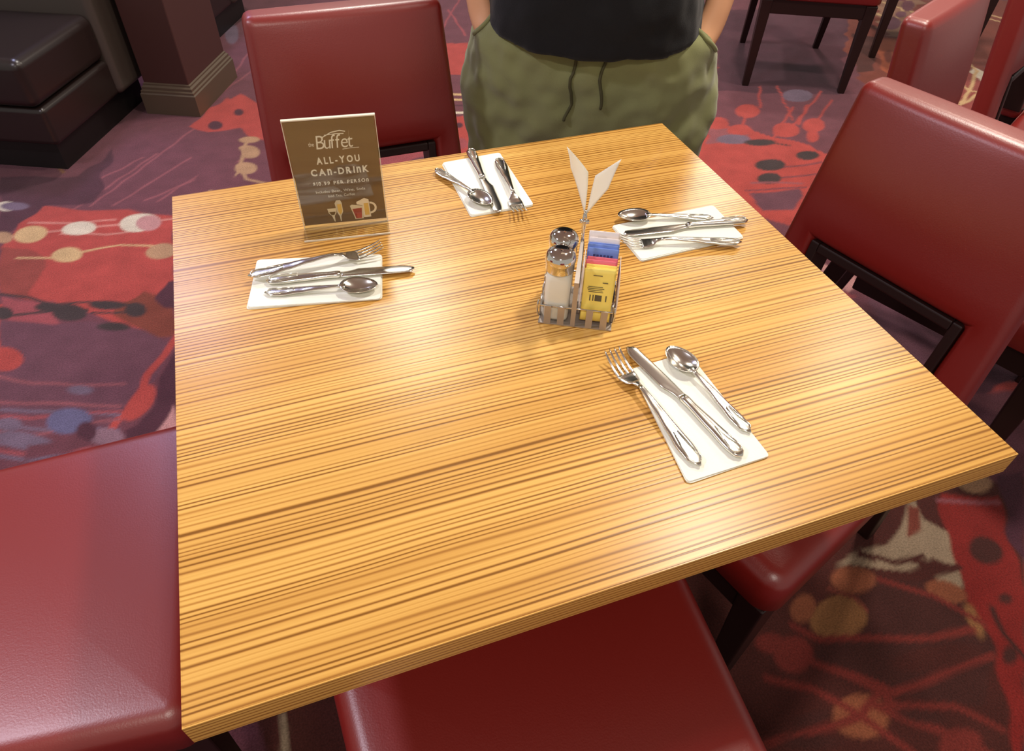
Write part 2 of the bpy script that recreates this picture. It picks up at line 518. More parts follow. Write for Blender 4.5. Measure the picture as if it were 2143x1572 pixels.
["P","stone",0.006,[[0.979,-0.147],[0.956,-0.195],[0.987,-0.241],[0.941,-0.32],[0.902,-0.281],[0.833,-0.283],[0.721,-0.239],[0.682,-0.232],[0.764,-0.21],[0.824,-0.217],[0.891,-0.187],[0.95,-0.151]]],
["P","brownr",0.004,[[0.95,-0.151],[0.972,-0.166],[0.929,-0.213],[0.884,-0.218]]],
["P","stone",0.004,[[0.881,-0.318],[0.939,-0.325],[0.918,-0.358],[0.87,-0.338]]],
["L","brownd",0.012,[[0.756,-0.22],[0.793,-0.238],[0.815,-0.258],[0.885,-0.27]]],
["L","brownd",0.014,[[0.859,-0.269],[0.896,-0.302],[0.947,-0.319]]],
["L","brownd",0.009,[[0.758,-0.201],[0.778,-0.24]]],
["E","tanr",[0.701,-0.268],[0.046,-0.016],[-0.021,-0.026]],
["E","tan",[0.614,-0.327],[0.06,-0.01],[-0.023,-0.043]],
["E","tanr",[0.555,-0.285],[0.025,-0.008],[-0.02,-0.028]],
["E","redm",[0.477,-0.361],[0.039,-0.013],[-0.021,-0.031]],
["E","tanr",[0.876,-0.355],[0.029,-0.028],[-0.025,-0.016]],
["E","tan",[0.881,-0.427],[0.016,0.0],[-0.016,-0.033]],
["E","redm",[0.444,-0.326],[0.028,-0.01],[-0.011,-0.017]],
["E","redm",[0.67,-0.607],[0.038,-0.013],[-0.019,-0.019]],
["E","tanr",[0.526,-0.504],[0.052,-0.018],[-0.025,-0.031]],
["L","brownr",0.008,[[0.636,-0.267],[0.676,-0.303],[0.679,-0.33]]],
["L","redm",0.014,[[0.512,-0.312],[0.55,-0.357],[0.655,-0.389],[0.771,-0.424],[0.859,-0.443]]],
["L","redm",0.014,[[0.753,-0.286],[0.844,-0.358],[0.874,-0.408],[0.892,-0.442]]],
["L","redm",0.014,[[0.504,-0.387],[0.542,-0.427],[0.59,-0.48],[0.596,-0.501]]],
["L","redm",0.014,[[0.607,-0.488],[0.708,-0.492],[0.857,-0.495]]],
["L","redm",0.014,[[0.526,-0.504],[0.472,-0.43],[0.394,-0.384]]],
["L","redm",0.014,[[0.526,-0.504],[0.424,-0.496],[0.325,-0.488]]],
["L","redm",0.014,[[0.526,-0.504],[0.577,-0.575],[0.598,-0.624]]],
["L","redm",0.014,[[0.581,-0.505],[0.712,-0.55],[0.766,-0.614]]],
["L","redm",0.014,[[0.564,-0.499],[0.646,-0.572],[0.72,-0.658]]],
["L","redm",0.014,[[0.531,-0.412],[0.606,-0.476],[0.526,-0.504]]],
["E","umber",[0.44,-0.475],[0.035,-0.006],[-0.006,-0.01]],
["E","umber",[0.638,-0.543],[0.038,-0.021],[-0.01,-0.009]],
["E","umber",[0.411,-0.513],[0.051,-0.018],[-0.008,-0.011]],
["E","brownd",[0.749,-0.461],[0.092,-0.019],[-0.015,-0.021]],
["L","redk",0.022,[[0.909,-0.425],[0.906,-0.53]]],
["L","umber",0.012,[[0.94,-0.414],[0.914,-0.471],[0.914,-0.523]]],
["E","umber",[0.982,-0.405],[0.014,-0.005],[-0.009,-0.009]],
["E","umber",[0.891,-0.505],[0.015,-0.005],[-0.015,-0.015]],
["L","stone",0.012,[[-0.503,-0.15],[-0.507,-0.312]]]]


def carpet():
    def axis(parts):
        out = []
        for a, b, s in parts:
            n = max(1, int(round((b - a) / s)))
            out += [a + (b - a) * i / n for i in range(n)]
        out.append(parts[-1][1])
        return np.array(out)
    xs = axis([(-3.2, -1.6, .03), (-1.6, 1.3, .0072), (1.3, 5.6, .013)])
    ys = axis([(-2.2, -.8, .03), (-.8, 2.6, .0075), (2.6, 5.6, .015)])
    X, Y = np.meshgrid(xs, ys)
    ny, nx = X.shape
    # a wandering edge, as in a loose hand-drawn motif
    def wig(A, B, s, ph):
        return (np.sin(A * s + ph) * np.sin(B * s * 1.31 + ph * 2.1) + .5 * np.sin(A * s * 2.3 + B * s * 1.7 + ph * .7))
    WX, WY = wig(X, Y, 19, .4), wig(Y, X, 17, 2.2)
    cvt = lambda n: np.array(lin(CC[n])[:3])
    IMG = np.zeros((ny, nx, 3)) + cvt('plum')

    def blend(mask, sl, col):
        IMG[sl] = IMG[sl] * (1 - mask[..., None]) + col * mask[..., None]

    def window(x0, x1, y0, y1, m=.06):
        i0, i1 = np.searchsorted(xs, [x0 - m, x1 + m])
        j0, j1 = np.searchsorted(ys, [y0 - m, y1 + m])
        return (slice(j0, j1), slice(i0, i1))

    def paint(s):
        k, c = s[0], cvt(s[1])
        if k == 'E':
            o, a, b = s[2], s[3], s[4]
            ra = math.hypot(*a) + math.hypot(*b)
            sl = window(o[0] - ra, o[0] + ra, o[1] - ra, o[1] + ra)
            x, y = X[sl] - o[0] + WX[sl] * .003, Y[sl] - o[1] + WY[sl] * .003
            det = a[0] * b[1] - a[1] * b[0]
            if abs(det) < 1e-6:
                return
            u = (x * b[1] - y * b[0]) / det
            v = (y * a[0] - x * a[1]) / det
            d = (1 - np.hypot(u, v)) * min(math.hypot(*a), math.hypot(*b))
            blend(np.clip(d / .008 + .5, 0, 1), sl, c)
            return
        w, P = s[2], s[3]
        px, py = [p[0] for p in P], [p[1] for p in P]
        sl = window(min(px), max(px), min(py), max(py))
        wob = w if k == 'P' else .004
        x, y = X[sl] + WX[sl] * wob, Y[sl] + WY[sl] * wob
        if x.size == 0:
            return
        D = np.full(x.shape, 9.)
        inside = np.zeros(x.shape, bool)
        n = len(P)
        for i in range(n if k == 'P' else n - 1):
            (ax, ay), (bx, by) = P[i], P[(i + 1) % n]
            ex, ey = bx - ax, by - ay
            L2 = ex * ex + ey * ey + 1e-12
            t = np.clip(((x - ax) * ex + (y - ay) * ey) / L2, 0, 1)
            D = np.minimum(D, np.hypot(x - ax - t * ex, y - ay - t * ey))
            if k == 'P':
                cr = ((ay > y) != (by > y))
                xi = (bx - ax) * (y - ay) / (by - ay if abs(by - ay) > 1e-9 else 1e-9) + ax
                inside ^= cr & (x < xi)
        if k == 'P':
            blend(np.clip(np.where(inside, D, -D) / .008 + .5, 0, 1), sl, c)
        else:
            blend(np.clip((max(w, .009) / 2 - D) / .007 + .5, 0, 1), sl, c)

    rnd = random.Random(11)
    for i in range(80):          # the same loose motif over the rest of the floor
        cx, cy = rnd.uniform(-3, 5.4), rnd.uniform(-2, 5.4)
        k = rnd.random()
        if k < .4:
            n = rnd.randint(5, 8)
            R = rnd.uniform(.15, .45)
            paint(['P', rnd.choice(['red', 'plumd', 'redd', 'brownr', 'mauve']), .02,
                   [(cx + R * rnd.uniform(.5, 1.2) * math.cos(2 * PI * j / n), cy + R * .6 * rnd.uniform(.5, 1.2) * math.sin(2 * PI * j / n)) for j in range(n)]])
        else:
            a = rnd.uniform(0, PI)
            c = rnd.choice(['sand', 'sandd', 'rose', 'dark', 'blued', 'pinkd', 'tan'])
            pts = [(cx + .13 * j * math.cos(a) + rnd.uniform(-.02, .02), cy + .13 * j * math.sin(a) + rnd.uniform(-.02, .02)) for j in range(5)]
            paint(['L', c, .01, pts])
            for q in pts[1:4]:
                paint(['E', c, q, (.045, 0), (0, .03)])
    for s in SHAPES:
        paint(s)
    me = bpy.data.meshes.new('floor')
    co = np.zeros((ny * nx, 3), np.float32)
    co[:, 0], co[:, 1] = X.ravel(), Y.ravel()
    me.vertices.add(ny * nx)
    me.vertices.foreach_set('co', co.ravel())
    idx = np.arange(ny * nx, dtype=np.int32).reshape(ny, nx)
    q = np.stack([idx[:-1, :-1], idx[:-1, 1:], idx[1:, 1:], idx[1:, :-1]], -1).reshape(-1, 4)
    me.loops.add(q.size)
    me.loops.foreach_set('vertex_index', q.ravel())
    me.polygons.add(len(q))
    me.polygons.foreach_set('loop_start', np.arange(0, q.size, 4, dtype=np.int32))
    me.update(calc_edges=True)
    ca = me.color_attributes.new('weave', 'FLOAT_COLOR', 'POINT')
    rgba = np.ones((ny * nx, 4), np.float32)
    rgba[:, :3] = IMG.reshape(-1, 3)
    ca.data.foreach_set('color', rgba.ravel())
    m = bpy.data.materials.new('patterned_carpet')
    m.use_nodes = True
    nt = m.node_tree
    p = nt.nodes['Principled BSDF']
    at = node(nt, 'ShaderNodeAttribute', attribute_name='weave')
    tc = node(nt, 'ShaderNodeTexCoord')
    n1 = node(nt, 'ShaderNodeTexNoise', Scale=260., Detail=3.)
    n2 = node(nt, 'ShaderNodeTexNoise', Scale=14., Detail=4.)
    L = nt.links.new
    L(tc.outputs['Object'], n1.inputs['Vector'])
    L(tc.outputs['Object'], n2.inputs['Vector'])
    mr = node(nt, 'ShaderNodeMapRange')
    mr.inputs['From Min'].default_value, mr.inputs['From Max'].default_value = .3, .7
    mr.inputs['To Min'].default_value, mr.inputs['To Max'].default_value = .72, 1.25
    L(n1.outputs[0], mr.inputs[0])
    mr2 = node(nt, 'ShaderNodeMapRange')
    mr2.inputs['From Min'].default_value, mr2.inputs['From Max'].default_value = .3, .7
    mr2.inputs['To Min'].default_value, mr2.inputs['To Max'].default_value = .88, 1.12
    L(n2.outputs[0], mr2.inputs[0])
    mm = node(nt, 'ShaderNodeMath', operation='MULTIPLY')
    L(mr.outputs[0], mm.inputs[0])
    L(mr2.outputs[0], mm.inputs[1])
    vm = node(nt, 'ShaderNodeVectorMath', operation='SCALE')
    L(at.outputs['Color'], vm.inputs[0])
    L(mm.outputs[0], vm.inputs['Scale'])
    L(vm.outputs[0], p.inputs['Base Color'])
    p.inputs['Roughness'].default_value = .95
    p.inputs['Specular IOR Level'].default_value = .1
    p.inputs['Sheen Weight'].default_value = .15
    bp = node(nt, 'ShaderNodeBump', Strength=.6, Distance=.003)
    L(n1.outputs[0], bp.inputs['Height'])
    L(bp.outputs[0], p.inputs['Normal'])
    tag(link('floor', me, m, smooth=False), kind='structure')


carpet()
ceil = MB().box(-3.2, 5.6, -2.2, 5.6, CEIL + .03, CEIL + .08).build('ceiling', mat('ceiling_paint', (236, 224, 208), rough=.9), smooth=False)
tag(ceil, kind='structure')
for i, (x, y, wt, c, r, lb) in enumerate(LAMPS):
    n = 32
    e = empty('recessed_ceiling_light', (x, y, CEIL))
    tag(e, lb, 'ceiling light', 'recessed downlights in the ceiling')
    MB().loft([[(rr * math.cos(2 * PI * k / n), rr * math.sin(2 * PI * k / n), z) for k in range(n)] for rr, z in
               ((r + .03, .029), (r + .03, .0), (r + .005, -.004), (r + .004, .029))], caps=False).build('trim_ring', mat('white_metal', (225, 220, 210), .4), e)
    ld = bpy.data.lights.new('downlight_lamp', 'AREA')
    ld.shape = 'DISK'
    ld.size = r * 2
    ld.energy = wt
    ld.color = c
    lo = bpy.data.objects.new('downlight_lamp', ld)
    COL.objects.link(lo)
    lo.parent = e
    lo.location = (0, 0, .006)

# ------------------------------------------------------------------ dining table
TW, TD, TZ = .914, .873, .75
tb = empty('dining_table')
tag(tb, 'square striped light wood dining table in the middle, set with napkins and cutlery', 'table')
MB().box(-TW / 2 + .0015, TW / 2 - .0015, -TD / 2 + .0015, TD / 2 - .0015, TZ - .034, TZ).build('tabletop', WOOD, tb, smooth=False)
eb = MB()
for a in ((-TW / 2, TW / 2, -TD / 2, -TD / 2 + .0015), (-TW / 2, TW / 2, TD / 2 - .0015, TD / 2),
          (-TW / 2, -TW / 2 + .0015, -TD / 2 + .0015, TD / 2 - .0015), (TW / 2 - .0015, TW / 2, -TD / 2 + .0015, TD / 2 - .0015)):
    eb.box(*a, TZ - .034, TZ - .0004)
eb.build('edge_band', WOOD, tb, smooth=False)
MB().lathe([(.0, TZ - .034), (.16, TZ - .0345), (.16, TZ - .045), (.04, TZ - .055), (.036, .10), (.05, .05), (.0, .05)], n=32).build('pedestal_column', BLACKM, tb)
MB().lathe([(.0, .05), (.06, .05), (.10, .026), (.118, .02), (.12, .001), (.0, .001)], n=40).build('pedestal_base', BLACKM, tb)


# ------------------------------------------------------------------ chairs
def cushion(mb, wb, wf, y0, y1, z0, z1, r, dome=.003):
    n = 6
    def outline(ins):
        pts = []
        cr = .035
        for (x, y, a0) in ((wf / 2, y1, 0), (-wf / 2, y1, 90), (-wb / 2, y0, 180), (wb / 2, y0, 270)):
            sx, sy = (1 if x > 0 else -1), (1 if y == y1 else -1)
            cx, cy = x - sx * cr, y - sy * cr
            for k in range(n + 1):
                a = math.radians(a0 + 90 * k / n)
                pts.append((cx + (cr - ins) * math.cos(a), cy + (cr - ins) * math.sin(a)))
        return pts
    rings = []
    for k in range(4):
        a = PI / 2 * k / 3
        rings.append([(x, y, z0 + .012 * (1 - math.sin(a))) for x, y in outline(.012 * (1 - math.cos(a)))][:])
    rings = rings[::-1]
    rings = [[(x, y, z0) for x, y in outline(.010)], [(x, y, z0 + .008) for x, y in outline(0)]]
    for k in range(1, 7):
        a = PI / 2 * k / 6
        rings.append([(x, y, z1 - r + r * math.sin(a)) for x, y in outline(r * (1 - math.cos(a)))])
    cx, cy = 0, (y0 + y1) / 2
    last = outline(r)
    for t, dz in ((.93, .30), (.8, .62), (.6, .86), (.35, .97), (.05, 1)):
        rings.append([(cx + (x - cx) * t, cy + (y - cy) * t, z1 + dome * dz) for x, y in last])
    mb.loft(rings)


def make_chair():
    t = empty('dining_chair')
    s = MB()
    cushion(s, .455, .512, .0, .47, .385, .472, .030)
    s.build('seat', LEATHER, t)
    r = MB()
    r.hexa([(-.20, .005, .325), (.20, .005, .325), (.24, .455, .325), (-.24, .455, .325)],
           [(-.20, .005, .386), (.20, .005, .386), (.24, .455, .386), (-.24, .455, .386)])
    r.build('seat_rail', DKWOOD, t, smooth=False, bevel=.004)
    for sx in (-1, 1):
        x = sx * .222
        MB().hexa([(x - .015, .425, 0), (x + .015, .425, 0), (x + .015, .455, 0), (x - .015, .455, 0)],
                  [(x - .024, .405, .384), (x + .024, .405, .384), (x + .024, .462, .384), (x - .024, .462, .384)]).build('leg', DKWOOD, t, smooth=False, bevel=.004)
        x = sx * .19
        MB().hexa([(x - .014, -.135, 0), (x + .014, -.135, 0), (x + .014, -.105, 0), (x - .014, -.105, 0)],
                  [(x - .020, -.045, .47), (x + .020, -.045, .47), (x + .020, .002, .47), (x - .020, .002, .47)]).build('leg', DKWOOD, t, smooth=False, bevel=.004)
    # backrest: an upholstered arch around an open window above the seat
    rec, z0, z1, zc, xc, th = .148, .44, .917, .645, .147, .058
    hw = lambda z: .5 * (.437 + (.379 - .437) * (z - .45) / (z1 - .45))
    N, M = 12, 14
    b = bmesh.new()
    grid = {}
    xsn = [-1 + 2 * i / N for i in range(N + 1)]
    zs = [z0 + (zc - z0) * i / 5 for i in range(5)] + [zc + (z1 - zc) * i / 9 for i in range(10)]

    def xat(i, z):
        # columns 0..2 left stile, 2..N-2 the middle, N-2..N right stile
        h = hw(z)
        if i <= 2:
            return -h + (h - xc) * i / 2
        if i >= N - 2:
            return h - (h - xc) * (N - i) / 2
        return -xc + 2 * xc * (i - 2) / (N - 4)
    for side in (0, 1):
        for j, z in enumerate(zs):
            for i in range(N + 1):
                x = xat(i, z)
                h = hw(z)
                puff = .019 * max(0, 1 - abs(x / h) ** 3) * max(0, 1 - (abs(z - .765) / .165) ** 2.6 if z > .645 else 0)
                y = -rec * (z - .45) + (puff if side == 0 else -th - puff * .5)
                grid[side, i, j] = b.verts.new((x, y, z))
    open_ = lambda i, j: 2 <= i < N - 2 and zs[j + 1] <= zc + 1e-6
    nz = len(zs)
    for j in range(nz - 1):
        for i in range(N):
            if open_(i, j):
                continue
            for side in (0, 1):
                q = [grid[side, i, j], grid[side, i + 1, j], grid[side, i + 1, j + 1], grid[side, i, j + 1]]
                b.faces.new(q if side else q[::-1])
    b.edges.ensure_lookup_table()
    for e in [e for e in b.edges if e.is_boundary]:
        a, c = e.verts
        ka = [k for k, v in grid.items() if v is a][0]
        kc = [k for k, v in grid.items() if v is c][0]
        if ka[0] == 0 and kc[0] == 0:
            b.faces.new([a, c, grid[1, kc[1], kc[2]], grid[1, ka[1], ka[2]]])
    bmesh.ops.recalc_face_normals(b, faces=b.faces)
    me = bpy.data.meshes.new('backrest')
    b.to_mesh(me)
    b.free()
    link('backrest', me, LEATHER, t, bevel=.016, seg=4)
    f = MB()
    def P(x, z, dy):
        return (x, -rec * (z - .45) + dy, z)
    w = .016
    zt = zc + .002
    for (xa, xb, za, zb) in ((-xc - .001, -xc + w, z0 + .03, zt), (xc - w, xc + .001, z0 + .03, zt), (-xc + w, xc - w, zc - w, zt)):
        f.hexa([P(xa, za, -th - .003), P(xb, za, -th - .003), P(xb, za, .003), P(xa, za, .003)],
               [P(xa, zb, -th - .003), P(xb, zb, -th - .003), P(xb, zb, .003), P(xa, zb, .003)])
    f.build('opening_frame', DKWOOD, t, smooth=False, bevel=.003)
    return t


chair0 = make_chair()
CH = [  # x, y, rotation, label, group
    (-.092, .662, 3.157, 'red leather dining chair on the far side of the table, behind the upright drinks sign', None),
    (.636, -.029, 1.848, 'red leather chair right of the table, turned slightly, dark-framed opening in its back', None),
    (-.985, -.035, -PI / 2 - .04, 'red leather dining chair to the left of the table, only its wide seat in view', None),
    (-.112, -.765, -.01, 'red leather chair on the near side, its seat cut off by the bottom edge', None),
    (1.156, .374, math.radians(207), 'red leather chair beyond the right-hand chair, its narrow back seen on edge', None),
    (1.74, .63, math.radians(207), 'red leather chair at the right edge, only a sliver of its back in view', None),
    (2.315, 2.335, math.radians(152), 'red leather chair on dark legs just beyond the standing person, seat front facing the camera', None),
    (3.16, 2.43, math.radians(150), 'distant red leather chair with slim dark legs, farthest one at the top right', None)]
for i, (x, y, rz, lb, g) in enumerate(CH):
    c = chair0 if i == 0 else copy_tree(chair0)
    c.location = (x, y, 0)
    c.rotation_euler = (0, 0, rz)
    tag(c, lb, 'chair', 'red leather dining chairs')

# ------------------------------------------------------------------ booths and pillar
BA = math.radians(-25)


def booth(loc, rz, length, label):
    t = empty('booth_bench', loc, rz)
    tag(t, label, 'booth')
    # local: the end face looks along +x; the bench runs to -x; seat front towards -y
    MB().box(-length, -.05, .05, .68, 0, .12).build('toe_kick', mat('black_laminate', (14, 10, 10), .5), t, smooth=False)
    MB().box(-length, 0, .0, .46, .12, .26).build('seat_base', BLACKL, t, bevel=.02, seg=4)
    MB().box(-length, .0, -.015, .46, .262, .43).build('seat_cushion', BLACKL, t, bevel=.035, seg=5)
    b = MB()
    prof = [(.44, .12), (.44, .45), (.46, .75), (.52, 1.08), (.60, 1.12), (.67, 1.08), (.69, .6), (.69, .12)]
    b.loft([[(x, y, z) for y, z in prof] for x in (-length, .02)])
    b.build('backrest', mat('charcoal_leather', (66, 58, 52), .4, bump=.08, bscale=350), t, bevel=.03, seg=4)
    return t


booth((-1.026, 2.064, 0), BA, 1.3, 'black leather booth bench with rounded cushion at the top left, beside the dark pillar')

pl = empty('square_pillar', (-.557, 2.442, 0), BA)
tag(pl, 'square dark brown pillar with a moulded base at the top left', 'pillar')
MB().box(-.218, -.022, .022, .40, 0, CEIL).build('shaft', mat('dark_brown_panel', (66, 38, 34), .45, bump=.05, bscale=60), pl, smooth=False, bevel=.004)
bb = MB()
prof = [(.0, .0), (.0, .085), (.004, .09), (.004, .098), (.010, .102), (.010, .112), (.017, .118), (.017, .124), (.0225, .128)]
rings = [[(x, y, z) for (x, y) in ((-i_, i_), (-i_, .42 - i_), (-.238 + i_, .42 - i_), (-.238 + i_, i_))] for i_, z in prof]
bb.loft(rings)
flat_edges(bb.build('plinth_moulding', mat('taupe_moulding', (84, 70, 56), .35, spec=.6), pl), 20)

b2 = booth((-.95, 3.20, 0), BA, 1.0, 'dark booth bench behind the pillar, partly hidden')
b2.location = (-.52, 3.05, 0)

dk = empty('side_table', (-.15, 4.35, 0), BA)
tag(dk, 'dark topped table beyond the far red chair, at the very top', 'table')
MB().box(-.45, .45, -.4, .4, .71, .75).build('table_top', mat('dark_top', (30, 20, 18), .35), dk, smooth=False, bevel=.004)
MB().lathe([(0, .71), (.04, .71), (.04, .05), (.24, .02), (.24, 0), (0, 0)]).build('pedestal', BLACKM, dk)

# ------------------------------------------------------------------ napkins and cutlery
def napkin(pts, label, seed):
    rnd = random.Random(seed)
    mb = MB()
    c = [sum(p[0] for p in pts) / 4, sum(p[1] for p in pts) / 4]
    for L in range(4):
        z0 = TZ + .0002 + L * .0008
        q = [(c[0] + (p[0] - c[0]) * (1 - .004 * L) + rnd.uniform(-.0012, .0012), c[1] + (p[1] - c[1]) * (1 - .004 * L) + rnd.uniform(-.0012, .0012)) for p in pts]
        # rounded corners
        out = []
        for k in range(4):
            p0, p1, p2 = Vector(q[k - 1]), Vector(q[k]), Vector(q[(k + 1) % 4])
            a = p1 + (p0 - p1).normalized() * .006
            b = p1 + (p2 - p1).normalized() * .006
            for t in (0, .25, .5, .75, 1):
                out.append((a * (1 - t) ** 2 + p1 * 2 * t * (1 - t) + b * t * t))
        mb.loft([[(p.x, p.y, z0 + h) for p in out] for h in (0, .0007)])
    o = mb.build('paper_napkin', PAPER, None, smooth=False)
    ctr = Vector((c[0], c[1], TZ))
    o.data.transform(Matrix.Translation(-ctr))
    o.location = ctr
    return tag(o, label, 'napkin', 'folded paper napkins')


napkin([(.175, -.167), (.088, -.171), (.069, -.352), (.177, -.349)], 'white folded napkin nearest the camera under fork, knife and spoon', 1)
napkin([(-.340, .209), (-.363, .101), (-.183, .064), (-.161, .168)], 'white folded napkin on the left of the table, in front of the drinks sign', 2)
napkin([(.394, .136), (.204, .132), (.206, .033), (.391, .038)], 'white folded napkin on the right of the table behind the condiment rack', 3)
napkin([(-.002, .408), (-.003, .227), (.107, .227), (.109, .413)], 'white folded napkin at the far edge of the table in front of the person', 4)


def sect(x, w, t, z, n=12, e=.75):
    pts = []
    for k in range(n):
        a = 2 * PI * k / n
        cy, cz = math.cos(a), math.sin(a)
        pts.append((x, w / 2 * math.copysign(abs(cy) ** e, cy), z + t / 2 * math.copysign(abs(cz) ** e, cz)))
    return pts


def interp(tab, x):
    for (a, b) in zip(tab, tab[1:]):
        if x <= b[0]:
            u = (x - a[0]) / (b[0] - a[0])
            u = u * u * (3 - 2 * u)
            return [p + (q - p) * u for p, q in zip(a[1:], b[1:])]
    return list(tab[-1][1:])


def body(mb, tab, x0, x1, n=22):
    mb.loft([sect(x, *interp(tab, x)) for x in [x0 + (x1 - x0) * i / n for i in range(n + 1)]])


def handle_relief(mb, x0, x1, w, z):
    """raised outline near the end of a patterned handle"""
    pts = []
    for k in range(17):
        a = PI / 2 + PI * k / 16
        pts.append((x0 + w * (1 + math.cos(a)), w * math.sin(a), z))
    pts = [(x1, w * .35, z + .0025)] + pts + [(x1, -w * .35, z + .0025)]
    mb.tube(pts, .0007, 5)


HT = [(0, .003, .0018, .0032), (.012, .0195, .0034, .0034), (.03, .0215, .0034, .0040), (.055, .0165, .0032, .0062), (.085, .0115, .0032, .0090),
      (.115, .0075, .0036, .0108), (.132, .0058, .0038, .0100)]


def make_fork():
    t = empty('fork')
    m = MB()
    body(m, HT, 0, .128)
    handle_relief(m, .004, .05, .0075, .0056)
    m.build('handle', STEEL, t)
    h = MB()
    tab = [(.126, .0058, .0036, .0102), (.134, .009, .003, .0085), (.142, .021, .0022, .0042), (.152, .0255, .002, .0022), (.160, .0255, .0018, .0018)]
    body(h, tab, .126, .158, 10)
    for k in range(4):
        y = -.0106 + .00707 * k
        rings = []
        for i in range(11):
            u = i / 10
            x = .155 + .040 * u
            z = .0018 + .004 * u + .0085 * u * u
            w = .0043 * (1 - .45 * u) if u < .98 else .0012
            rings.append([(px, py + y * (1 - .03 * u), pz) for px, py, pz in sect(x, w, .0017 * (1 - .4 * u), z, 8)])
        h.loft(rings)
    h.build('tines', STEEL, t)
    return t


def make_spoon():
    t = empty('spoon')
    s = .86
    m = MB()
    body(m, [(a * s, b * s, c, d * .8) for a, b, c, d in HT], 0, .108)
    handle_relief(m, .004, .042, .0062, .0048)
    m.build('handle', STEEL, t)
    b = MB()
    n, R = 28, 7
    cx, lx, wy = .131, .0265, .0175
    rings = []

    def pt(r, k, off):
        a = 2 * PI * k / n
        ux = math.cos(a)
        wid = wy * (1 - .13 * ux)
        x = cx + lx * r * ux
        z = .0012 + .0075 * (r ** 2.2) + .0016 * (1 - ux) * r * .5 + off
        return (x, wid * r * math.sin(a), z)
    for i in range(R, 0, -1):
        rings.append([pt(i / R, k, .0) for k in range(n)])
    low = rings[::-1]
    up = [[pt(i / R, k, .0009) for k in range(n)] for i in range(R, 0, -1)]
    b.loft([[pt(.02, k, 0) for k in range(n)]] + low + up + [[pt(.02, k, .0009) for k in range(n)]])
    body(b, [(.1, .0052, .0034, .0092), (.106, .0062, .003, .0095), (.113, .009, .0018, .0092)], .102, .112, 6)
    b.build('bowl', STEEL, t)
    return t


def make_knife():
    t = empty('knife')
    m = MB()
    body(m, [(0, .004, .003, .0042), (.006, .0165, .006, .0045), (.02, .0190, .0068, .0048), (.05, .0155, .0068, .005), (.09, .0115, .0072, .0052), (.098, .0125, .0082, .0052), (.104, .0105, .007, .0052)], 0, .104)
    handle_relief(m, .005, .045, .0068, .0088)
    m.build('handle', STEEL, t)
    b = MB()
    rings = []
    for i in range(25):
        u = i / 24
        x = .103 + .107 * u
        top = .0062 + .0008 * math.sin(u * PI)
        bot = -.0062 - .0058 * min(1, u * 4) ** 2 if u < .75 else -.012 + .0065 * ((u - .75) / .25) ** 3
        if u > .93:
            top -= .0080 * ((u - .93) / .07) ** 2
        c, w = -(top + bot) / 2, max(.0006, top - bot)
        rings.append([(px, py + c, pz) for px, py, pz in sect(x, w, .0016 if u < .97 else .0009, .0045 - .002 * u, 8)])
    b.loft(rings)
    b.build('blade', STEEL, t)
    return t


F0, S0, K0 = make_fork(), make_spoon(), make_knife()
NZ = TZ + .0036
SETS = [
    (F0, .195, (.092, -.338), (.073, -.146), NZ, 0, 'steel fork on the nearest napkin, left of the knife', 'fork'),
    (K0, .210, (.143, -.342), (.104, -.137), NZ, 0, 'steel knife in the middle of the nearest napkin', 'knife'),
    (S0, .158, (.173, -.314), (.148, -.158), NZ, 0, 'steel teaspoon on the nearest napkin, right of the knife', 'spoon'),
    (K0, .210, (-.331, .147), (-.125, .112), NZ, 0, 'steel knife on the left napkin, blade sticking out past its right edge', 'knife'),
    (F0, .195, (-.354, .160), (-.184, .164), NZ + .006, .05, 'steel fork lying across the knife on the left napkin', 'fork'),
    (S0, .158, (-.336, .123), (-.190, .086), NZ, 0, 'steel teaspoon on the left napkin in front of the knife', 'spoon'),
    (S0, .158, (.370, .098), (.222, .143), NZ, 0, 'steel teaspoon on the right napkin behind the knife', 'spoon'),
    (K0, .210, (.418, .073), (.211, .103), NZ, 0, 'steel knife on the right napkin with its handle past the edge', 'knife'),
    (F0, .195, (.376, .024), (.198, .077), NZ, 0, 'steel fork on the right napkin in front of the knife', 'fork'),
    (S0, .158, (-.020, .384), (.024, .262), NZ, 0, 'steel teaspoon on the far napkin, left of the knife', 'spoon'),
    (K0, .210, (.057, .428), (.040, .222), NZ + .0005, 0, 'steel knife on the far napkin with its handle at the table edge', 'knife'),
    (F0, .195, (.098, .386), (.072, .198), NZ, 0, 'steel fork on the far napkin, right of the knife', 'fork')]
used = set()
GR = {'fork': 'forks laid on the napkins', 'knife': 'knives laid on the napkins', 'spoon': 'teaspoons laid on the napkins'}
for proto, L, a, b, z, tilt, lb, cat in SETS:
    o = proto if proto.name not in used else copy_tree(proto)
    used.add(proto.name)
    ang = math.atan2(b[1] - a[1], b[0] - a[0])
    o.location = (a[0], a[1], z)
    o.rotation_euler = (0, tilt * 0, ang)
    tag(o, lb, cat, GR[cat])

# ------------------------------------------------------------------ menu sign in its acrylic stand
SG = empty('sign_stand', (-.262, .2745, TZ), math.radians(-7.3))
tag(SG, 'clear acrylic stand holding a dark brown drinks sign at the far left of the table', 'sign')
SW, SH = .131, .174
